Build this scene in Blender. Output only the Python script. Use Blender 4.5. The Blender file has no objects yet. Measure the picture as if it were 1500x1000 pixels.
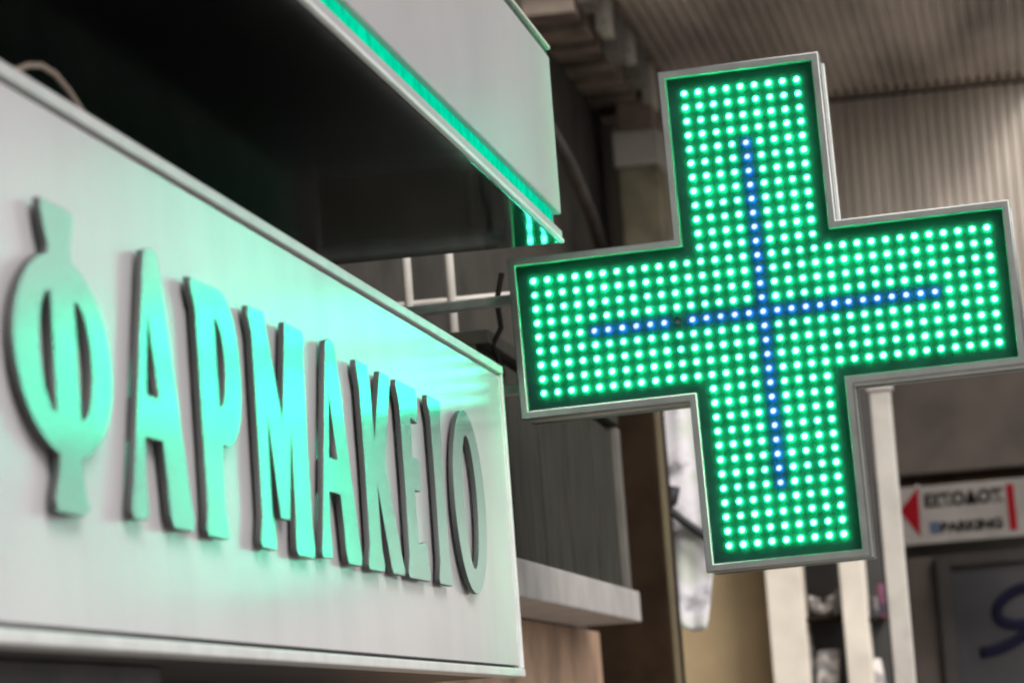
import bpy, bmesh, math, random
from mathutils import Vector, Matrix
random.seed(7)
S = bpy.context.scene
C = S.collection
# ------------------------------------------------------------------ camera
EYE = 1.65
F, YAW, PITCH, ROLL = 4945.12, -0.152930, 0.120949, -0.075740      # focal length in pixels of the 1500 px wide photograph
fw = Vector((math.sin(YAW)*math.cos(PITCH), math.cos(YAW)*math.cos(PITCH), math.sin(PITCH)))
r0 = Vector((math.cos(YAW), -math.sin(YAW), 0)); u0 = r0.cross(fw)
rt = r0*math.cos(ROLL)+u0*math.sin(ROLL); up = u0*math.cos(ROLL)-r0*math.sin(ROLL)
cd = bpy.data.cameras.new('camera'); cam = bpy.data.objects.new('camera', cd); C.objects.link(cam)
M = Matrix((rt, up, -fw)).transposed().to_4x4(); M.translation = (0, 0, EYE)
cam.matrix_world = M
cd.sensor_width = 36; cd.lens = F/1500*36; cd.clip_start = .1; cd.clip_end = 500
cd.dof.use_dof = True; cd.dof.focus_distance = 5.8; cd.dof.aperture_fstop = 5.6
S.camera = cam
# ------------------------------------------------------------------ world, sun, exposure
W = bpy.data.worlds.new('World'); S.world = W; W.use_nodes = True
nt = W.node_tree; bg = nt.nodes['Background']
sky = nt.nodes.new('ShaderNodeTexSky'); sky.sky_type = 'NISHITA'; sky.sun_disc = False
SUN_EL, SUN_AZ = math.radians(42), math.radians(140)                # azimuth clockwise from +Y
sky.sun_elevation = SUN_EL; sky.sun_rotation = SUN_AZ
sky.air_density = 1.0; sky.dust_density = 4.0; sky.ozone_density = 1.0
hs = nt.nodes.new('ShaderNodeHueSaturation'); hs.inputs['Saturation'].default_value = .25
nt.links.new(sky.outputs[0], hs.inputs['Color']); nt.links.new(hs.outputs[0], bg.inputs['Color'])
bg.inputs['Strength'].default_value = .11
sd = bpy.data.lights.new('sun', 'SUN'); sd.energy = 1.2; sd.angle = math.radians(20); sd.color = (1, .96, .91)
so = bpy.data.objects.new('sun', sd); C.objects.link(so)
sv = Vector((math.sin(SUN_AZ)*math.cos(SUN_EL), math.cos(SUN_AZ)*math.cos(SUN_EL), math.sin(SUN_EL)))
so.rotation_euler = sv.to_track_quat('Z', 'Y').to_euler(); so.location = (4, -4, 9)
S.view_settings.view_transform = 'Standard'; S.view_settings.look = 'None'
S.view_settings.exposure = 0.5; S.view_settings.gamma = 1.0; S.view_settings.use_curve_mapping = False
S.render.engine = 'CYCLES'; S.cycles.filter_width = 2.0

# ------------------------------------------------------------------ helpers
def pix(x, y, X=None, Y=None, Z=None):
    """point of the place seen at photo pixel (x, y) on the plane X=, Y= or Z= (metres; Z above the ground)"""
    d = rt*((x-750)/F) - up*((y-500)/F) + fw
    k = X/d.x if X is not None else Y/d.y if Y is not None else (Z-EYE)/d.z
    return Vector((0, 0, EYE)) + d*k

def mat(name, col, rough=.6, metal=0, noise=.12, scale=8, bump=0, bscale=40, dirt=None, stretch=(1, 1, 1), spec=.5, coat=0):
    m = bpy.data.materials.new(name); m.use_nodes = True
    n = m.node_tree.nodes; l = m.node_tree.links; b = n['Principled BSDF']
    b.inputs['Roughness'].default_value = rough; b.inputs['Metallic'].default_value = metal
    b.inputs['Specular IOR Level'].default_value = spec; b.inputs['Coat Weight'].default_value = coat
    geo = n.new('ShaderNodeNewGeometry'); mp = n.new('ShaderNodeMapping'); mp.inputs['Scale'].default_value = stretch
    l.new(geo.outputs['Position'], mp.inputs[0])
    nz = n.new('ShaderNodeTexNoise'); nz.inputs['Scale'].default_value = scale; nz.inputs['Detail'].default_value = 6
    l.new(mp.outputs[0], nz.inputs['Vector'])
    r = n.new('ShaderNodeValToRGB'); lo = [max(0, c*(1-noise*2)) for c in col]; hi = [min(1, c*(1+noise)) for c in col]
    if dirt: lo = dirt
    r.color_ramp.elements[0].position = .3; r.color_ramp.elements[0].color = (*lo, 1)
    r.color_ramp.elements[1].position = .62; r.color_ramp.elements[1].color = (*hi, 1)
    l.new(nz.outputs['Fac'], r.inputs[0]); l.new(r.outputs[0], b.inputs['Base Color'])
    if bump:
        n2 = n.new('ShaderNodeTexNoise'); n2.inputs['Scale'].default_value = bscale; n2.inputs['Detail'].default_value = 5
        l.new(mp.outputs[0], n2.inputs['Vector'])
        bp = n.new('ShaderNodeBump'); bp.inputs['Strength'].default_value = bump; bp.inputs['Distance'].default_value = .01
        l.new(n2.outputs['Fac'], bp.inputs['Height']); l.new(bp.outputs[0], b.inputs['Normal'])
    return m

def emit(name, col, strength, var=.3):
    m = bpy.data.materials.new(name); m.use_nodes = True
    n = m.node_tree.nodes; l = m.node_tree.links; n.clear()
    o = n.new('ShaderNodeOutputMaterial'); e = n.new('ShaderNodeEmission'); e.inputs[0].default_value = (*col, 1)
    geo = n.new('ShaderNodeNewGeometry'); nz = n.new('ShaderNodeTexNoise'); nz.inputs['Scale'].default_value = 5.5
    nz.inputs['Detail'].default_value = 5; nz.inputs['Roughness'].default_value = .75
    mr = n.new('ShaderNodeMapRange'); mr.inputs[1].default_value = .3; mr.inputs[2].default_value = .7
    mr.inputs[3].default_value = strength*(1-var); mr.inputs[4].default_value = strength*(1+var)
    n2 = n.new('ShaderNodeTexNoise'); n2.inputs['Scale'].default_value = 45; n2.inputs['Detail'].default_value = 0
    mx = n.new('ShaderNodeMath'); mx.operation = 'MULTIPLY_ADD'; mx.inputs[1].default_value = .55
    m2 = n.new('ShaderNodeMath'); m2.operation = 'MULTIPLY'; m2.inputs[1].default_value = .45
    l.new(geo.outputs['Position'], n2.inputs['Vector']); l.new(n2.outputs['Fac'], mx.inputs[0])
    l.new(geo.outputs['Position'], nz.inputs['Vector']); l.new(nz.outputs['Fac'], m2.inputs[0]); l.new(m2.outputs[0], mx.inputs[2]); l.new(mx.outputs[0], mr.inputs[0])
    l.new(mr.outputs[0], e.inputs[1]); l.new(e.outputs[0], o.inputs[0])
    return m

def link(name, bm, m, parent=None, base=Vector((0, 0, 0)), smooth=False):
    bm.normal_update()
    me = bpy.data.meshes.new(name); bm.to_mesh(me); bm.free()
    ms = m if isinstance(m, (list, tuple)) else [m]
    for k in ms: me.materials.append(k)
    if smooth:
        for p in me.polygons: p.use_smooth = True
    o = bpy.data.objects.new(name, me); C.objects.link(o)
    if parent: o.parent = parent
    return o

def thing(name, label, cat, base, group=None):
    o = bpy.data.objects.new(name, None); C.objects.link(o); o.location = base; o.empty_display_size = .1
    o['label'] = label; o['category'] = cat
    if group: o['group'] = group
    return o
def tag(o, label, cat, group=None):
    o['label'] = label; o['category'] = cat
    if group: o['group'] = group
    return o
def structure(o): o['kind'] = 'structure'; return o

def addbox(bm, x0, x1, y0, y1, z0, z1, bevel=0, org=Vector((0, 0, 0))):
    g = bmesh.ops.create_cube(bm, size=1)['verts']
    for v in g:
        v.co = Vector(((x0+x1)/2+v.co.x*(x1-x0), (y0+y1)/2+v.co.y*(y1-y0), (z0+z1)/2+v.co.z*(z1-z0)))-org
    if bevel:
        es = list({e for v in g for e in v.link_edges})
        bmesh.ops.bevel(bm, geom=es, offset=bevel, segments=2, affect='EDGES', profile=.6)
def box(name, x0, x1, y0, y1, z0, z1, m, parent=None, bevel=.003):
    """box in world metres, parented to an Empty that stands unrotated at its location"""
    org = parent.location if parent else Vector(((x0+x1)/2, (y0+y1)/2, z0))
    if parent and parent.parent: org = org+parent.parent.location
    bm = bmesh.new(); addbox(bm, x0, x1, y0, y1, z0, z1, bevel, org)
    o = link(name, bm, m, parent)
    if not parent: o.location = org
    return o
def tube_bm(bm, pts, r, n=10, org=Vector((0, 0, 0))):
    pts = [Vector(p)-org for p in pts]; rings = []
    for i, p in enumerate(pts):
        t = (pts[min(i+1, len(pts)-1)]-pts[max(i-1, 0)]).normalized()
        a = t.orthogonal().normalized() if i == 0 else (rings[-1][1]-t*rings[-1][1].dot(t)).normalized()
        b = t.cross(a); rings.append(([bm.verts.new(p+(a*math.cos(k*2*math.pi/n)+b*math.sin(k*2*math.pi/n))*r) for k in range(n)], a))
    for (A, _), (B, _) in zip(rings, rings[1:]):
        for k in range(n): bm.faces.new((A[k], A[(k+1) % n], B[(k+1) % n], B[k]))
    bm.faces.new(list(reversed(rings[0][0]))); bm.faces.new(rings[-1][0])
def tube(name, pts, r, m, parent=None, n=10):
    org = parent.location if parent else Vector(pts[0])
    bm = bmesh.new(); tube_bm(bm, pts, r, n, org)
    o = link(name, bm, m, parent, smooth=True)
    if not parent: o.location = org
    return o
def lathe(name, prof, at, m, parent=None, n=16):
    org = parent.location if parent else Vector((0, 0, 0)); at = Vector(at)
    bm = bmesh.new(); rings = []
    for r, z in prof:
        q = (at-org) if parent else Vector((0, 0, 0))
        rings.append([bm.verts.new(q+Vector((r*math.cos(k*2*math.pi/n), r*math.sin(k*2*math.pi/n), z))) for k in range(n)])
    for A, B in zip(rings, rings[1:]):
        for k in range(n): bm.faces.new((A[k], A[(k+1) % n], B[(k+1) % n], B[k]))
    bm.faces.new(list(reversed(rings[0]))); bm.faces.new(rings[-1])
    o = link(name, bm, m, parent, smooth=True)
    if not parent: o.location = at
    return o
def outline_mesh(loops, depth, bevel=0):
    """closed loops of 2-D points (holes included) -> bmesh filled and extruded, front at z=+depth/2"""
    cu = bpy.data.curves.new('outline', 'CURVE'); cu.dimensions = '2D'; cu.fill_mode = 'BOTH'
    cu.extrude = depth/2-bevel; cu.bevel_depth = bevel; cu.bevel_resolution = 1; cu.offset = -bevel
    for L in loops:
        s = cu.splines.new('POLY'); s.points.add(len(L)-1); s.use_cyclic_u = True
        for p, q in zip(s.points, L): p.co = (q[0], q[1], 0, 1)
    o = bpy.data.objects.new('outline', cu); C.objects.link(o)
    me = bpy.data.meshes.new_from_object(o.evaluated_get(bpy.context.evaluated_depsgraph_get()))
    bpy.data.objects.remove(o); bpy.data.curves.remove(cu)
    bm = bmesh.new(); bm.from_mesh(me); bpy.data.meshes.remove(me)
    bmesh.ops.remove_doubles(bm, verts=bm.verts, dist=1e-5); bmesh.ops.recalc_face_normals(bm, faces=bm.faces)
    return bm
def text_mesh(body, size, depth, width=None):
    cu = bpy.data.curves.new('text', 'FONT'); cu.body = body; cu.size = size; cu.extrude = depth/2; cu.offset = .05
    o = bpy.data.objects.new('text', cu); C.objects.link(o)
    me = bpy.data.meshes.new_from_object(o.evaluated_get(bpy.context.evaluated_depsgraph_get()))
    bpy.data.objects.remove(o); bpy.data.curves.remove(cu)
    bm = bmesh.new(); bm.from_mesh(me); bpy.data.meshes.remove(me)
    if width:
        x0 = min(v.co.x for v in bm.verts); x1 = max(v.co.x for v in bm.verts)
        for v in bm.verts: v.co.x = (v.co.x-x0)*width/(x1-x0)
    return bm

# ------------------------------------------------------------------ materials
white_panel = mat('white_panel', (.65, .627, .645), .26, noise=.035, scale=5, stretch=(1, 1, .25), bump=.015, bscale=6, coat=.7)
white_panel.node_tree.nodes['Principled BSDF'].inputs['Coat Roughness'].default_value = .22
white_rim = mat('white_rim', (.70, .69, .68), .35, noise=.05, scale=14)
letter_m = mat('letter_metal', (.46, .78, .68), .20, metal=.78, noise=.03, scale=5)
letter_side = mat('letter_side', (.055, .058, .058), .5)
groove = mat('groove', (.12, .12, .12), .7)
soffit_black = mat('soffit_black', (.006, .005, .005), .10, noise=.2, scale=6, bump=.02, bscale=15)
canopy_grey = mat('canopy_grey', (.43, .40, .41), .42, noise=.04, scale=2.5)
alu = mat('aluminium', (.29, .30, .285), .38, metal=.9, noise=.06, scale=20)
side_m = mat('bright_aluminium', (.72, .72, .70), .28, metal=.85, noise=.06, scale=20)
alu_dull = mat('aluminium_dull', (.50, .51, .49), .45, metal=.7, noise=.1, scale=30)
dark_under = mat('dark_underside', (.035, .03, .032), .45, noise=.25, scale=9)
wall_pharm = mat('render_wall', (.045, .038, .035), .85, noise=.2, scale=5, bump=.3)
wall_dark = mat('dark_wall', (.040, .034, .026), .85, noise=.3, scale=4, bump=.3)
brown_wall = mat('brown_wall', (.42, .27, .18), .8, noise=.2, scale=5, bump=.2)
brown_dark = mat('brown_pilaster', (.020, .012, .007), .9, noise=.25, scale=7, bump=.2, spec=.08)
cladding = mat('grey_green_cladding', (.038, .037, .029), .85, noise=.2, scale=6, stretch=(1, 6, 1), spec=.15)
cream = mat('cream_paint', (.80, .72, .61), .6, noise=.08, scale=6)
white_pole = mat('white_pole_paint', (.54, .50, .45), .45, noise=.08, scale=9)
beige = mat('beige_wall', (.50, .37, .21), .85, noise=.1, scale=3, bump=.15)
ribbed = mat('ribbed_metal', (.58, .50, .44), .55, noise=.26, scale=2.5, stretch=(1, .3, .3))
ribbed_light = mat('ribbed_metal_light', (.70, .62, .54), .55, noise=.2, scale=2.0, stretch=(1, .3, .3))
joist_m = mat('joist', (.26, .205, .165), .8, noise=.3, scale=6)
block_m = mat('pale_block', (.62, .58, .52), .7, noise=.2, scale=12)
lintel_m = mat('lintel', (.062, .048, .038), .8, noise=.2, scale=3.5, bump=.2)
glass_dark = mat('dark_glass', (.022, .020, .022), .7, noise=.3, scale=3)
sign_white = mat('sign_white', (.185, .165, .150), .6, noise=.08, scale=9)
sign_red = mat('sign_red', (.17, .003, .007), .7, noise=.1, spec=.08)
sign_black = mat('sign_black', (.008, .007, .006), .7, spec=.05)
sign_blue = mat('sign_blue', (.03, .045, .09), .5)
navy = mat('navy_lettering', (.005, .005, .016), .7, spec=.1)
pave = mat('paving', (.32, .305, .28), .85, noise=.2, scale=2.5, bump=.3, bscale=60)
road_m = mat('asphalt', (.05, .05, .05), .9, noise=.2, scale=9, bump=.4, bscale=90)
strap_m = mat('black_strap', (.012, .012, .014), .6)
led_strip_m = emit('led_tape_green', (.0, .80, .44), .6, .25)
board_m = mat('led_board', (.005, .027, .026), .6, noise=.12, scale=30, spec=.1)
led_g = emit('led_lens_green', (.070, 1, .68), 15, .45)
led_gw = emit('led_body_green', (0, 1, .30), 140, .5)
led_b = emit('led_lens_blue', (.42, .55, 1), 1.5, .2)
led_bw = emit('led_body_blue', (0, .20, 1), 90, .3)
hood_m = mat('led_hood', (.015, .02, .017), .6, spec=.1)
led_off = mat('led_off', (.25, .3, .3), .2)
def floral():
    m = mat('floral_cloth', (.78, .74, .78), .85, noise=.05)
    n = m.node_tree.nodes; l = m.node_tree.links; b = n['Principled BSDF']
    geo = n.new('ShaderNodeNewGeometry'); nz = n.new('ShaderNodeTexNoise'); nz.inputs['Scale'].default_value = 9; nz.inputs['Detail'].default_value = 4
    l.new(geo.outputs['Position'], nz.inputs['Vector'])
    r = n.new('ShaderNodeValToRGB'); e = r.color_ramp.elements
    e[0].position = .33; e[0].color = (.20, .19, .20, 1); e[1].position = .5; e[1].color = (.78, .74, .78, 1)
    a = e.new(.42); a.color = (.55, .53, .56, 1); a = e.new(.62); a.color = (.62, .64, .58, 1)
    l.new(nz.outputs['Fac'], r.inputs[0]); l.new(r.outputs[0], b.inputs['Base Color'])
    return m
cloth_m = floral()

# ------------------------------------------------------------------ ground
bm = bmesh.new(); addbox(bm, -150, 150, -150, 150, -.3, 0); structure(link('ground', bm, road_m))
bm = bmesh.new(); addbox(bm, -1.9, 3.0, -30, 60, .002, .13, .01); structure(link('pavement', bm, pave))

# ------------------------------------------------------------------ the pharmacy front: wall, sign, canopy, cross
XS = -1.029                                                   # plane of the sign's face
XW = -1.42
t = thing('pharmacy_building', 'rendered shop wall carrying the white sign and the black-bottomed canopy', 'building', (XW, 3, .13))
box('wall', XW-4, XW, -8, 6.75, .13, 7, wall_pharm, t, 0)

Z0, Z1 = EYE+.145, EYE+.752                                   # sign, outer edges
YA, YB = 1.9, 6.50
RIM = .016
sg = thing('shop_sign', 'white sign box with raised Greek capitals, its face tinted green by the cross', 'sign', (XS, 4, Z0))
box('sign_box', XW, XS-.030, YA+.004, YB-.004, Z0+.003, Z1-.003, dark_under, sg, 0)
box('face_panel', XS-.028, XS, YA+.03, YB-RIM-.006, Z0+RIM+.006, Z1-RIM-.006, white_panel, sg, .001)
box('groove_back', XS-.029, XS-.014, YA+.01, YB-.006, Z0+.006, Z1-.006, groove, sg, 0)
for nm, a in (('rim', (XS-.04, XS+.005, YA, YB, Z1-RIM, Z1)), ('rim', (XS-.04, XS+.005, YA, YB, Z0, Z0+RIM)),
              ('rim', (XS-.04, XS+.004, YB-RIM, YB-.001, Z0+RIM, Z1-RIM)), ('rim', (XS-.04, XS+.004, YA+.001, YA+RIM, Z0+RIM, Z1-RIM))):
    box(nm, *a, white_rim, sg, .003)
# outlines of the nine capitals on the sign's face: (along the street, height above the eye) in metres
def arc(cx, cy, rx, ry, a0, a1, n=24, p=1.0):
    o = []
    for k in range(n+1):
        a = math.radians(a0+(a1-a0)*k/n); c, s = math.cos(a), math.sin(a)
        o.append((cx+rx*math.copysign(abs(c)**p, c), cy+ry*math.copysign(abs(s)**p, s)))
    return o
B_, T_ = .291, .615
def glyph_phi():
    cx, cy = 3.456, .454
    out = [(3.396, .618), (3.500, .618), (3.518, .612), (3.508, .592), (3.497, .575)]
    out += arc(cx, cy, .180, .110, 76, -76, 30)
    out += [(3.497, .335), (3.506, .308), (3.518, .296), (3.495, .285), (3.392, .285), (3.394, .303), (3.413, .330)]
    out += arc(cx, cy, .180, .110, 256, 104, 30)
    out += [(3.414, .570), (3.402, .588), (3.395, .606)]
    l = arc(3.416, .455, .053, .066, 100, 260, 16)+[(3.414, .391), (3.414, .519)]
    r = arc(3.500, .454, .056, .066, 80, -80, 16)+[(3.501, .390), (3.501, .518)]
    return [out, l, r]
def glyph_a(dx):
    o = [(3.803, .617), (3.838, .623), (3.862, .619), (3.874, .590), (3.952, .335), (3.964, .306), (3.955, .293), (3.864, .293),
         (3.852, .308), (3.849, .335), (3.838, .393), (3.761, .393), (3.752, .345), (3.758, .310), (3.752, .296), (3.690, .294), (3.684, .303), (3.698, .330), (3.794, .595)]
    c = [(3.802, .540), (3.818, .491), (3.833, .443), (3.776, .443)]
    return [[(x+dx, y) for x, y in o], [(x+dx, y) for x, y in c]]
def glyph_rho():
    o = [(4.014, .612), (4.150, .614)]+arc(4.150, .513, .100, .101, 85, -85, 22, .9)+[(4.132, .412), (4.125, .400), (4.125, .330), (4.137, .304), (4.128, .292), (4.030, .292), (4.020, .301), (4.032, .330), (4.032, .575), (4.014, .598)]
    c = [(4.126, .572)]+arc(4.128, .516, .040, .056, 90, -90, 14)+[(4.126, .460)]
    return [o, c]
def glyph_mu():
    return [[(4.317, .612), (4.405, .614), (4.478, .472), (4.530, .614), (4.638, .613), (4.647, .600), (4.634, .575), (4.622, .335), (4.631, .300), (4.622, .290), (4.520, .290), (4.511, .300), (4.520, .34), (4.526, .46),
             (4.482, .336), (4.430, .336), (4.388, .475), (4.379, .34), (4.397, .302), (4.388, .291), (4.312, .291), (4.304, .300), (4.322, .335), (4.328, .575), (4.312, .600)]]
def glyph_kappa():
    return [[(5.006, .611), (5.090, .611), (5.098, .600), (5.106, .57), (5.108, .490), (5.187, .611), (5.262, .611), (5.266, .600), (5.182, .464), (5.276, .312), (5.288, .301), (5.280, .292), (5.190, .292), (5.178, .300), (5.108, .428), (5.110, .33), (5.126, .302), (5.118, .291), (5.004, .291), (4.998, .300), (5.018, .33), (5.022, .45), (5.018, .57), (5.004, .598)]]
def glyph_epsilon():
    return [[(5.320, .611), (5.482, .611), (5.494, .600), (5.488, .556), (5.478, .552), (5.424, .558), (5.420, .492), (5.468, .492), (5.474, .482), (5.474, .448), (5.466, .438), (5.420, .438), (5.424, .350), (5.486, .356), (5.498, .348), (5.506, .300), (5.496, .291), (5.322, .291), (5.314, .300), (5.334, .33), (5.338, .45), (5.334, .57), (5.316, .600)]]
def glyph_iota():
    return [[(5.592, .611), (5.708, .611), (5.714, .600), (5.698, .57), (5.694, .45), (5.698, .33), (5.714, .302), (5.706, .291), (5.592, .291), (5.586, .300), (5.606, .33), (5.610, .45), (5.606, .57), (5.588, .600)]]
def glyph_omicron():
    return [arc(5.950, .451, .160, .165, 0, 350, 42), arc(5.952, .451, .070, .120, 0, 350, 30)]
for g in (glyph_phi(), glyph_a(0), glyph_rho(), glyph_mu(), glyph_a(.990), glyph_kappa(), glyph_epsilon(), glyph_iota(), glyph_omicron()):
    bm = outline_mesh(g, .009, .001)
    for v in bm.verts:
        u, w, d = v.co; v.co = Vector((XS+.0105+d, u, EYE+w))-sg.location
    bm.normal_update()
    for f in bm.faces: f.material_index = 0 if f.normal.x > .5 else 1
    link('letter', bm, [letter_m, letter_side], sg)
for yy in (2.4, 3.25, 4.1, 4.95, 5.8):                         # fixing screws along the top rim
    lathe('screw', [(.006, 0), (.006, .004), (.003, .007)], (XS-.012, yy, Z1), alu, sg, 8)
c0 = [pix(x, y, X=XS-.008) for x, y in ((20, 72), (40, 82), (60, 86), (80, 96), (100, 108), (118, 127))]
for k, p in enumerate(c0): p.z = Z1+.006+.026*math.sin(k/5*math.pi)
c0 = [c0[0]+Vector((-.03, -.05, 0))]+c0+[c0[-1]+Vector((-.01, .03, 0))]
c0[0].z = c0[-1].z = Z1+.003
tag(tube('cable', c0, .0032, mat('cable_tan', (.40, .30, .24), .6)), 'thin tan cable lying along the top rim of the white sign', 'cable')
# light fitting below the sign
lf = thing('fluorescent_fitting', 'slim unlit tube light fixed under the bottom of the white sign', 'light', (XS-.16, 4, Z0-.07))
box('housing', XS-.20, XS-.13, 3.2, 4.3, Z0-.035, Z0+.002, dark_under, lf)
tube('tube', [(XS-.165, 3.24, Z0-.05), (XS-.165, 4.26, Z0-.05)], .014, white_rim, lf)
for yy in (3.22, 4.28): box('end_holder', XS-.182, XS-.148, yy-.015, yy+.015, Z0-.068, Z0-.033, alu_dull, lf)

# canopy
XC, YC, ZC, ZCT = -.866, 6.36, EYE+.963, EYE+1.327
ca = thing('canopy', 'pale grey canopy with polished black underside and a glowing green edge', 'canopy', (XC, 4, ZC))
box('fascia', XC-.03, XC, 1.9, YC, ZC+.055, ZCT, canopy_grey, ca, .004)
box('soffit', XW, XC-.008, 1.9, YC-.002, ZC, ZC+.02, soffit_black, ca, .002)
box('top_plate', XW, XC-.03, 1.9, YC-.002, ZCT-.03, ZCT-.004, canopy_grey, ca, .002)
box('end_plate', XW, XC-.031, YC-.03, YC-.003, ZC+.021, ZCT-.031, canopy_grey, ca, 0)
box('lower_trim', XC-.007, XC+.002, 1.9, YC, ZC-.001, ZC+.007, white_rim, ca, .002)
box('led_channel', XC-.030, XC-.016, 1.9, YC-.001, ZC+.0205, ZC+.054, alu_dull, ca, 0)
box('led_tape', XC-.016, XC-.009, 1.9, YC-.06, ZC+.024, ZC+.053, led_strip_m, ca, .001)
box('middle_trim', XC-.014, XC-.001, 1.9, YC, ZC+.008, ZC+.023, canopy_grey, ca, .002)
box('gap_strip', XC-.03, XC-.004, 1.9, YC, ZCT+.001, ZCT+.013, groove, ca, 0)
box('top_trim', XC-.02, XC+.003, 1.9, YC+.004, ZCT+.014, ZCT+.022, white_pole, ca, .002)

# LED cross
P = .028
cr = thing('pharmacy_cross', 'glowing green LED cross in an aluminium frame with a thin blue cross inside', 'cross sign', (-.5093, 6.5435, EYE+.8174))
cr.rotation_euler = (0, -.0169, -.03)
def cross_loop(m):
    a, L = 4*P+m, 16*P+m
    return [(a, a), (L, a), (L, -a), (a, -a), (a, -L), (-a, -L), (-a, -a), (-L, -a), (-L, a), (-a, a), (-a, L), (a, L)][::-1]
def cross_part(name, loops, y0, y1, m, bev=0):
    bm = outline_mesh(loops, y1-y0, bev)
    for v in bm.verts: v.co = Vector((v.co.x, (y0+y1)/2-v.co.z, v.co.y))
    bmesh.ops.recalc_face_normals(bm, faces=bm.faces)
    return link(name, bm, m, cr)
cross_part('housing', [cross_loop(.0445)], .018, .115, side_m, .002)
cross_part('frame', [cross_loop(.048), cross_loop(.033)], -.010, .030, alu, .002)
cross_part('led_board', [cross_loop(.0335)], .008, .017, board_m)
cross_part('back_frame', [cross_loop(.048), cross_loop(.033)], .116, .130, alu, .002)
def led_bm(bm, ox=0, oz=0, rr=.0060, n=8, mi=0):
    """one LED head: lit lens disc, dark hood round it, glowing cone under the head that lights the board"""
    ring = lambda r, y: [bm.verts.new((ox+r*math.cos((k+.5)*2*math.pi/n), y, oz+r*math.sin((k+.5)*2*math.pi/n))) for k in range(n)]
    A, B, D = ring(.0016, .0079), ring(rr, .0036), ring(rr*1.05, -.0045)
    for U, V, k0 in ((A, B, mi+1), (B, D, 4)):
        for k in range(n):
            f = bm.faces.new((U[k], U[(k+1) % n], V[(k+1) % n], V[k])); f.material_index = k0
    f = bm.faces.new(B[::-1]); f.material_index = mi
def led_mesh(mats):
    bm = bmesh.new(); led_bm(bm)
    me = bpy.data.meshes.new('led'); bm.to_mesh(me); bm.free()
    for m in mats: me.materials.append(m)
    return me
mg, mb, mo = led_mesh([led_g, led_gw, led_b, led_bw, hood_m]), led_mesh([led_b, led_bw, led_b, led_bw, hood_m]), led_mesh([led_off]*4+[hood_m])
rest = bmesh.new(); count = 0
for j in range(33):
    for i in range(33):
        if not (12 <= i <= 20 or 12 <= j <= 20): continue
        x, z = (i-16)*P, (16-j)*P
        blue = (i == 16 and 4 <= j <= 28) or (j == 16 and 4 <= i <= 28)
        if (12 <= j <= 20 or (j in (11, 21) and i in (15, 17))) and count < 300:
            o = bpy.data.objects.new('led', mo if (i, j) == (10, 16) else mb if blue else mg)
            o.location = (x, 0, z); o.parent = cr; C.objects.link(o); count += 1
        else: led_bm(rest, x, z, mi=2 if blue else 0)
o = link('led_rows', rest, [led_g, led_gw, led_b, led_bw, hood_m], cr); o['kind'] = 'stuff'
for dz in (-.09, .09):
    bm = bmesh.new(); addbox(bm, -.90, -.492, .06, .09, dz-.010, dz+.010, .003); link('wall_bracket', bm, alu_dull, cr)

# ------------------------------------------------------------------ the neighbouring shop
XN = -1.62
nb = thing('neighbouring_building', 'dark plastered wall with joists behind the pharmacy canopy', 'building', (XN, 10, .13))
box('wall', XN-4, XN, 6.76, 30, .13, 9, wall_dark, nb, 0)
# white pipe frame on the neighbour's box
YP = 7.3
pf = thing('pipe_frame', 'white painted pipe frame standing behind the end of the white sign', 'frame', (-1.4, YP, EYE+.45))
for (xa, ya), (xb, yb) in (((594, 385), (602, 470)), ((658, 380), (667, 520))):
    a, b = pix(xa, ya, Y=YP), pix(xb, yb, Y=YP); x = (a.x+b.x)/2
    tube('post', [(x, YP, EYE+.45), (x, YP, EYE+1.75)], .0105, white_pole, pf)
a = pix(600, 446, Y=YP); b = pix(745, 440, Y=YP)
tube('crossbar', [(a.x-.25, YP+.003, a.z), (b.x+.06, YP+.003, a.z)], .0085, white_pole, pf)
tube('crossbar', [(a.x-.25, YP+.003, a.z+.75), (b.x+.06, YP+.003, a.z+.75)], .0085, white_pole, pf)
cb = [pix(x, y, Y=7.0) for x, y in ((735, 400), (728, 440), (734, 480), (722, 505), (731, 530), (736, 548), (728, 580), (733, 640))]
tag(tube('cable', cb, .006, sign_black), 'black cable hanging between the white sign and the green cross', 'cable')
# shop box with white ledge
XB = -1.13
e1 = pix(925, 912, X=XB); e2 = pix(918, 866, X=XB); YE = (e1.y+e2.y)/2
zt = pix(800, 560, X=XB).z; zb = e2.z
bx = thing('shutter_box', 'grey-green ribbed shutter box with a white ledge along its bottom', 'shutter box', (XB, 7.8, e1.z))
box('back', XN, XB-.02, 6.95, YE-.02, zb, zt, cladding, bx, 0)
n = 9; w = (YE-.06-6.96)/n
for k in range(n): box('slat', XB-.02, XB-.004+.004*(k % 2), 6.96+k*w+.004, 6.96+(k+1)*w-.004, zb+.003, zt-.02, cladding, bx, .004)
box('end_strip', XB-.02, XB+.012, YE-.055, YE, zb+.002, zt-.01, mat('pale_strip', (.11, .10, .085), .6), bx, .004)
box('ledge', XN, XB+.03, 6.94, YE+.01, e1.z, zb, mat('ledge_white', (.44, .41, .39), .6, noise=.1), bx, .006)
box('top', XN, XB+.01, 6.95, YE, zt, zt+.03, cladding, bx, .003)
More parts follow.
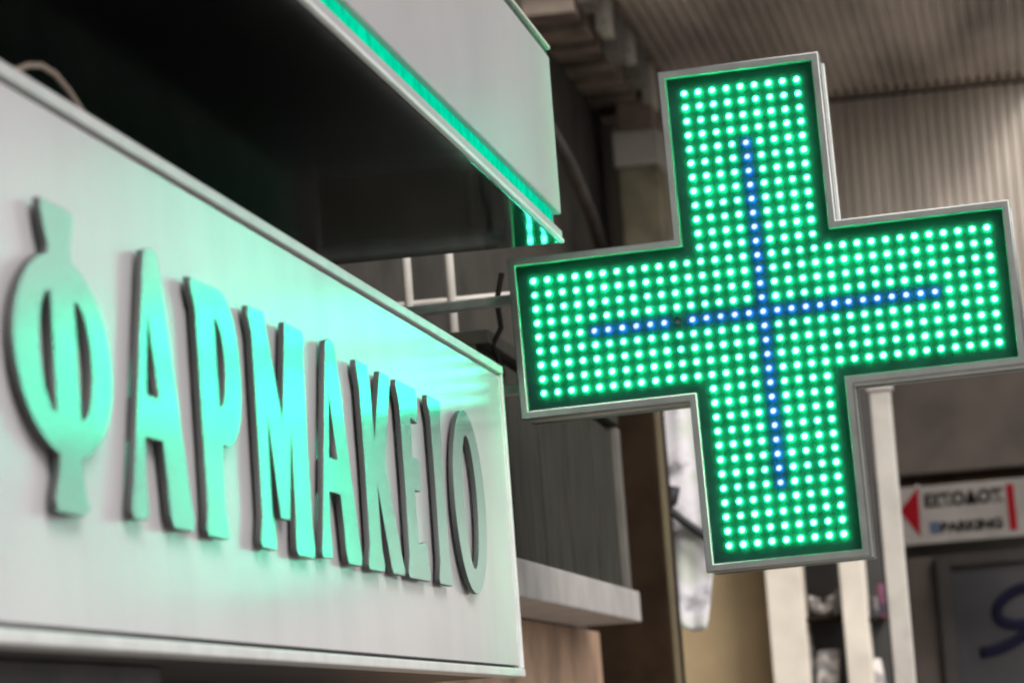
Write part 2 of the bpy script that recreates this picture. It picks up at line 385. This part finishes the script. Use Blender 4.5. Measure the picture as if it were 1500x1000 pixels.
# below it: brown wall, dark jamb
bw = thing('brown_shopfront', 'brown plastered shopfront under the white ledge', 'shopfront', (XN, 8, .13))
q0 = pix(880, 950, X=XB-.14)
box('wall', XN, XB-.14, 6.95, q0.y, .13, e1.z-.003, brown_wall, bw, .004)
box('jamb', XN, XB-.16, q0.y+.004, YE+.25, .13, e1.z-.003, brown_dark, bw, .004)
q1 = pix(934, 700, Y=YE+.45); q2 = pix(964, 700, Y=YE+.45)
pl = thing('pilaster', 'dark brown pilaster beyond the white ledge', 'pilaster', (q1.x, YE+.5, .13))
box('shaft', q1.x-.18, q2.x, YE+.45, YE+.75, .13, EYE+1.2, brown_dark, pl, .008)
box('edge_trim', q2.x+.001, q2.x+.016, YE+.46, YE+.5, .13, EYE+1.19, mat('ochre_trim', (.12, .095, .05), .8), pl, .003)
box('capital', q1.x-.20, q2.x+.02, YE+.43, YE+.77, EYE+1.2, EYE+1.27, brown_dark, pl, .008)

# hanging printed cloth and strap
def sheet(name, corners, th, m, parent, wav, nu=14, nv=18, seed=0):
    """folded cloth between four photo points, hung at one distance, with real thickness"""
    rnd = random.Random(seed); ph = [rnd.uniform(0, 6) for _ in range(4)]
    tl, tr, br, bl = corners; bm = bmesh.new(); g = []
    for s in (0, 1):
        rows = []
        for v in range(nv+1):
            row = []
            for u in range(nu+1):
                fu, fv = u/nu, v/nv
                p = tl.lerp(tr, fu).lerp(bl.lerp(br, fu), fv)
                p = p+Vector((0, wav*(math.sin(fu*9+ph[0]+fv*2)+.5*math.sin(fu*17+ph[1]-fv*3))+s*th, .012*math.sin(fu*7+ph[2])*(fv > .9)))
                row.append(bm.verts.new(p-parent.location))
            rows.append(row)
        g.append(rows)
    for s, rows in enumerate(g):
        for v in range(nv):
            for u in range(nu):
                q = [rows[v][u], rows[v][u+1], rows[v+1][u+1], rows[v+1][u]]
                bm.faces.new(q if s == 0 else q[::-1])
    for v in range(nv):
        for u in (0, nu): bm.faces.new((g[0][v][u], g[0][v+1][u], g[1][v+1][u], g[1][v][u]))
    for u in range(nu):
        for v in (0, nv): bm.faces.new((g[0][v][u], g[0][v][u+1], g[1][v][u+1], g[1][v][u]))
    bmesh.ops.recalc_face_normals(bm, faces=bm.faces)
    return link(name, bm, m, parent, smooth=True)
YH = YE+.9
hb = thing('hanging_garment', 'pale floral printed garment hanging beside the dark pilaster with a black strap', 'garment', pix(1000, 760, Y=YH))
sheet('cloth', [pix(x, y, Y=YH) for x, y in ((962, 520), (1034, 510), (1052, 790), (966, 775))], .006, cloth_m, hb, .006, seed=1)
sheet('skirt', [pix(x, y, Y=YH+.03) for x, y in ((966, 750), (1050, 770), (1036, 925), (966, 905))], .006, cloth_m, hb, .008, seed=2)
tube('strap', [pix(x, y, Y=YH-.03) for x, y in ((955, 715), (972, 738), (1000, 762), (1040, 790), (1062, 800))], .013, strap_m, hb)
tube('strap', [pix(x, y, Y=YH-.034) for x, y in ((962, 725), (975, 742), (984, 735), (988, 712))], .018, strap_m, hb)
tube('hanger', [pix(965, 522, Y=YH), pix(1000, 505, Y=YH), pix(1030, 512, Y=YH)], .005, alu_dull, hb)

# ------------------------------------------------------------------ the arcade beyond
YF = 14.0
k1, k2 = pix(1220, 136, Y=YF), pix(1480, 112, Y=YF)
ZK = (k1.z+k2.z)/2
ar = thing('arcade', 'covered arcade with a ribbed metal ceiling and ribbed front behind the cross', 'arcade', (-.5, YF, .13))
def corrugated(name, x0, x1, pitch, amp, a, b, plane, m):
    """sheet-metal ribs across X; plane 'xy': runs from y=a to y=b at height plane_z, 'xz': from z=a to z=b"""
    bm = bmesh.new(); prev = None; n = int((x1-x0)/pitch); prof = ((0, 0), (.30, 0), (.42, 1), (.88, 1))
    xs = [(x0+(k+f)*pitch, h*amp) for k in range(n) for f, h in prof]
    for x, h in xs:
        if plane[0] == 'xy': vs = [Vector((x, a, plane[1]-h)), Vector((x, b, plane[1]-h)), Vector((x, b, plane[1]+.02)), Vector((x, a, plane[1]+.02))]
        else: vs = [Vector((x, plane[1]-h, a)), Vector((x, plane[1]-h, b)), Vector((x, plane[1]+.02, b)), Vector((x, plane[1]+.02, a))]
        vs = [bm.verts.new(v-ar.location) for v in vs]
        if prev:
            for k in range(4): bm.faces.new((prev[k], vs[k], vs[(k+1) % 4], prev[(k+1) % 4]))
        else: bm.faces.new(vs)
        prev = vs
    bm.faces.new(prev[::-1]); bmesh.ops.recalc_face_normals(bm, faces=bm.faces)
    return link(name, bm, m, ar)
L1 = pix(890, 178, Z=ZK); XL = L1.x
RB = pix(955, 80, Z=ZK).x
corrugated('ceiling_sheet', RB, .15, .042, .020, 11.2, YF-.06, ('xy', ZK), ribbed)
fz = EYE+1.55
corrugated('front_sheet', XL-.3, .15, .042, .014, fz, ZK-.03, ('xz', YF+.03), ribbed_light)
box('edge_beam', XL-.3, .15, YF-.055, YF+.008, ZK-.022, ZK+.03, joist_m, ar, .004)
# joists and pale blocks on the left strip of the ceiling
yy = 11.3; k = 0
while yy < YF-.15:
    box('joist', XL-.02, RB-.10, yy, yy+.17, ZK-.13, ZK+.02, joist_m, ar, .008)
    box('spacer_block', RB-.095+.02*(k % 2), RB-.03, yy+.04, yy+.24, ZK-.09-.03*(k % 3), ZK+.02, block_m if k % 2 else mat('block_%d' % k, (.26, .24, .21), .7), ar, .008)
    yy += .33; k += 1
box('ceiling_board', XL-.02, RB-.001, 11.2, YF-.06, ZK+.021, ZK+.06, joist_m, ar, 0)
box('side_beam', XL-.14, XL-.022, 11.4, YF-.06, ZK-.11, ZK+.06, mat('side_beam', (.15, .13, .11), .8), ar, .01)
box('roof_slab', XL-.3, .155, 11.2, YF+3, ZK+.061, ZK+.3, wall_dark, ar, 0)
# column under the ceiling end
c1, c2 = pix(906, 260, Y=13.0), pix(966, 260, Y=13.0); ct = pix(930, 192, Y=13.0)
co = thing('arcade_column', 'olive grey column with a pale cap under the ceiling behind the cross', 'column', (c1.x, 13, .13))
box('shaft', c1.x, c2.x, 13.0, 13.3, .13, ct.z-.14, mat('olive_column', (.30, .265, .18), .8, noise=.25, scale=6), co, .01)
box('cap', c1.x-.012, c2.x+.012, 12.98, 13.32, ct.z-.14, ct.z, mat('cap_stone', (.48, .45, .40), .8), co, .01)
box('impost', c1.x+.01, c2.x-.01, 13.02, 13.28, ct.z, ZK-.12, joist_m, co, .006)
db = thing('sloping_pipe', 'dull grey pipe rising along the dark wall behind the canopy', 'pipe', pix(850, 300, Y=11.5))
tube('pipe', [pix(800, 180, Y=10.5), pix(832, 235, Y=11.0), pix(868, 320, Y=12.0), pix(880, 360, Y=12.2)], .022, wall_pharm, db)

# lintel, wall and dark glass below the front sheet
box('lintel', -1.05, .15, YF+.02, YF+.5, pix(1400, 690, Y=YF).z, fz-.002, lintel_m, ar, .01)
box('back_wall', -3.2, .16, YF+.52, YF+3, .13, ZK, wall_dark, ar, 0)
lz = pix(1400, 690, Y=YF).z
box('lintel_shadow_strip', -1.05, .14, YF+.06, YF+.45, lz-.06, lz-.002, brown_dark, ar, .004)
# arrow sign
ya = YF-.25
a0, a1 = pix(1310, 712, Y=ya), pix(1545, 780, Y=ya)
s0, s1 = pix(1312, 800, Y=ya), pix(1312, 715, Y=ya)
sx, sw, sz, sh = s1.x, .60, s0.z, s1.z-s0.z
asn = thing('arrow_sign', 'small white direction sign with a red arrow and two lines of black lettering', 'sign', (sx, ya, sz))
box('plate', sx, sx+sw, ya, ya+.03, sz, sz+sh, sign_white, asn, .004)
def flat(name, loops, m, y, parent):
    bm = outline_mesh(loops, .004)
    for v in bm.verts: v.co = Vector((v.co.x, y-v.co.z, v.co.y))-parent.location
    bmesh.ops.recalc_face_normals(bm, faces=bm.faces); return link(name, bm, m, parent)
q = lambda x, y: (lambda p: (p.x, p.z))(pix(x, y, Y=ya))
flat('arrow', [[q(1318, 748), q(1345, 712), q(1349, 786)]], sign_red, ya-.001, asn)
flat('red_bar', [[q(1473, 709), q(1484, 708), q(1491, 775), q(1480, 776)]], sign_red, ya-.001, asn)
flat('blue_square', [[q(1362, 764), q(1376, 763), q(1378, 780), q(1364, 781)]], sign_blue, ya-.001, asn)
def lettering(body, x0, y0, x1, y1, m, parent, y, depth=.004):
    a, b = pix(x0, y1, Y=y), pix(x1, y0, Y=y); bm = text_mesh(body, 1, depth, 1)
    z0 = min(v.co.y for v in bm.verts); z1 = max(v.co.y for v in bm.verts)
    for v in bm.verts:
        v.co = Vector((a.x+v.co.x*(b.x-a.x), y-.001-v.co.z, a.z+(v.co.y-z0)/(z1-z0)*(b.z-a.z)))-parent.location
    return link('lettering', bm, m, parent)
lettering('ΕΙΣΟΔΟΣ', 1355, 712, 1468, 745, sign_black, asn, ya)
lettering('PARKING', 1379, 757, 1468, 780, sign_black, asn, ya)
for dx in (.08, .55): box('hanger', sx+dx, sx+dx+.012, ya+.012, YF+.10, sz+sh-.004, sz+sh+.008, alu_dull, asn, .002)
for dx in (.08, .55): box('hanger', sx+dx, sx+dx+.012, YF+.07, YF+.082, sz+sh+.008, lz+.0, alu_dull, asn, .002)
# dark shop window with the S
yg = YF+.12
g0 = pix(1392, 830, Y=yg); gz = g0.z
sw_ = thing('dark_shop_window', 'dark shop window with a navy painted letter S below the arrow sign', 'shop window', (g0.x, yg, .13))
box('pane', g0.x, .14, yg, yg+.03, .5, gz, glass_dark, sw_, .002)
box('frame', g0.x-.06, g0.x-.001, yg-.02, yg+.06, .13, gz+.05, mat('brown_frame', (.026, .020, .016), .6), sw_, .004)
box('frame', g0.x, .14, yg-.02, yg+.06, gz+.001, gz+.05, bpy.data.materials['brown_frame'], sw_, .004)
box('board', pix(1330, 850, Y=yg).x, g0.x-.061, yg+.02, yg+.08, .13, gz+.05, mat('brown_board', (.06, .045, .036), .7), sw_, .004)
sp = [pix(x, y, Y=yg-.012) for x, y in ((1530, 862), (1500, 860), (1475, 872), (1461, 890), (1466, 908), (1490, 914), (1510, 912), (1505, 925), (1490, 936), (1462, 950), (1432, 956))]
cu = []
for i in range(len(sp)-1):
    p0, p1, p2, p3 = sp[max(i-1, 0)], sp[i], sp[i+1], sp[min(i+2, len(sp)-1)]
    for k in range(5):
        s = k/5; cu.append(.5*((2*p1)+(p2-p0)*s+(2*p0-5*p1+4*p2-p3)*s*s+(3*p1-p0-3*p2+p3)*s**3))
bm = bmesh.new(); tube_bm(bm, cu, .023, 10, sw_.location)
for v in bm.verts: v.co.y = (v.co.y+.012)*.12-.004                 # painted flat on the glass
link('lettering', bm, navy, sw_, smooth=True)
# cream posts, display cases, white post
YV = 11.6
def post(name, label, x0, x1, xa, m, y, ztop, base=.13, dep=.18):
    a, b = pix(x0, xa, Y=y), pix(x1, xa, Y=y)
    th = thing(name, label, 'post', (a.x, y, base))
    box('shaft', a.x, b.x, y, y+dep, base, ztop, m, th, .006)
    box('base', a.x-.015, b.x+.015, y-.015, y+dep+.015, base, base+.12, m, th, .006)
    box('cap', a.x-.01, b.x+.01, y-.01, y+dep+.01, ztop, ztop+.05, m, th, .006)
    return th
zp = EYE+1.45
post('door_post', 'wide cream post beside the beige wall below the cross', 1127, 1180, 920, cream, YV, zp)
post('door_post', 'narrow cream post between the two dark display cases', 1236, 1272, 920, cream, YV, zp)
bw2 = thing('beige_wall', 'plain ochre beige wall panel under the lower arm of the cross', 'wall', (-1.3, YV+.3, .13))
box('panel', XN, pix(1135, 920, Y=YV+.25).x, YV+.25, YV+.45, .13, EYE+1.7, beige, bw2, 0)
def case(name, label, x0, x1, items):
    a, b = pix(x0, 920, Y=YV+.10), pix(x1, 920, Y=YV+.10)
    th = thing(name, label, 'display case', (a.x, YV+.1, .13))
    box('back', a.x, b.x, YV+.28, YV+.34, .13, zp, mat('case_back', (.045, .042, .04), .6), th, 0)
    for j, yy in enumerate((1006, 905)):
        z = pix(x0, yy, Y=YV+.15).z
        box('shelf', a.x+.002, b.x-.002, YV+.06, YV+.279, z-.012, z, brown_dark, th, .002)
    return th
case('display_case', 'dark display case between the two cream posts', 1181, 1235, None)
case('display_case', 'narrow dark display case beside the white post', 1273, 1296, None)
def packet_mat(name, a, b, sc):
    m = mat(name, a, .5); n = m.node_tree.nodes; l = m.node_tree.links
    geo = n.new('ShaderNodeNewGeometry'); v = n.new('ShaderNodeTexVoronoi'); v.inputs['Scale'].default_value = sc
    l.new(geo.outputs['Position'], v.inputs['Vector'])
    r = n.new('ShaderNodeValToRGB'); r.color_ramp.interpolation = 'CONSTANT'
    r.color_ramp.elements[0].color = (*a, 1); r.color_ramp.elements[1].color = (*b, 1); r.color_ramp.elements[1].position = .5
    l.new(v.outputs['Color'], r.inputs[0]); l.new(r.outputs[0], n['Principled BSDF'].inputs['Base Color'])
    return m
pk_w = packet_mat('packet_pale', (.62, .57, .54), (.30, .28, .28), 30)
pk_d = packet_mat('packet_dark', (.03, .03, .035), (.14, .13, .13), 35)
pk_r = packet_mat('packet_plum', (.12, .02, .06), (.03, .015, .03), 30)
def packet(px, py, w, h, m, tilt, label):
    """soft packet standing on the shelf whose edge is seen at (px, py)"""
    p = pix(px, py, Y=YV+.15); bm = bmesh.new()
    addbox(bm, -w/2, w/2, -.04, .04, 0, h, min(w, h)*.18)
    for v in bm.verts:
        f = v.co.z/h; v.co.y *= 1-.6*f*f; v.co.x *= 1-.12*math.sin(f*math.pi); v.co.x += tilt*v.co.z
    o = link('packet', bm, m, smooth=True); o.location = p
    return tag(o, label, 'packet')
def crescent(px, py, r, label):
    p = pix(px, py, Y=YV+.15); bm = bmesh.new()
    tube_bm(bm, [Vector((r*math.cos(math.radians(a)), 0, r+.028+r*math.sin(math.radians(a)))) for a in range(150, 391, 20)], .022, 8)
    o = link('neck_pillow', bm, pk_w, smooth=True); o.location = p
    return tag(o, label, 'pillow')
packet(1213, 1006, .080, .13, pk_w, .1, 'pale packet on the lower shelf of the wider display case')
packet(1190, 1006, .045, .20, pk_d, -.05, 'tall dark patterned packet beside the pale packet')
crescent(1208, 905, .032, 'pale crescent-shaped pillow on the upper shelf of the wider display case')
packet(1228, 905, .030, .10, pk_d, .1, 'dark packet beside the crescent-shaped pillow')
packet(1289, 1006, .045, .10, pk_w, -.1, 'pale packet on the lower shelf of the narrow display case')
packet(1285, 905, .036, .075, pk_d, .1, 'dark packet on the upper shelf of the narrow display case')
packet(1294, 905, .022, .12, pk_r, .0, 'plum packet on the upper shelf of the narrow display case')
y5 = 10.4
a, b = pix(1291, 700, Y=y5), pix(1306, 700, Y=y5)
wp = thing('white_post', 'tall white post standing behind the lower arm of the cross', 'post', (a.x, y5, .13))
tp = pix(1285, 572, Y=y5).z
rr = (b.x-a.x)/2+.006
cx = pix(1311, 800, Y=y5).x
box('shaft', cx-.038, cx+.026, y5, y5+.07, .13, tp, white_pole, wp, .006)
box('cap', cx-.045, cx+.033, y5-.008, y5+.078, tp, tp+.03, white_pole, wp, .005)
box('foot', cx-.07, cx+.06, y5-.03, y5+.1, .13, .15, white_pole, wp, .004)

# ------------------------------------------------------------------ pale building added out of view as a bright reflection for letters and frames
reflector_m = mat('reflector_render', (.72, .70, .66), .8, noise=.08, scale=1.5)
ho = thing('reflector_house', 'pale unseen building added beyond the arcade for the letters and metal edges to reflect', 'reflector_house', (4, 24, 0))
box('wall', .9, 9, 24, 32, 0, 9, reflector_m, ho, 0)
box('roof', .7, 9.2, 23.8, 32.2, 9, 9.25, wall_pharm, ho, .02)
for fl in range(3):
    for k in range(4):
        x = 1.7+k*1.95; z = .9+fl*2.8
        box('window', x, x+.95, 23.93, 24.02, z, z+1.4, glass_dark, ho, .01)
        for dx in (-.06, .95): box('window_frame', x+dx, x+dx+.06, 23.90, 24.03, z-.06, z+1.46, white_rim, ho, .005)
        box('window_sill', x-.12, x+1.07, 23.82, 24.03, z-.13, z-.06, white_rim, ho, .008)
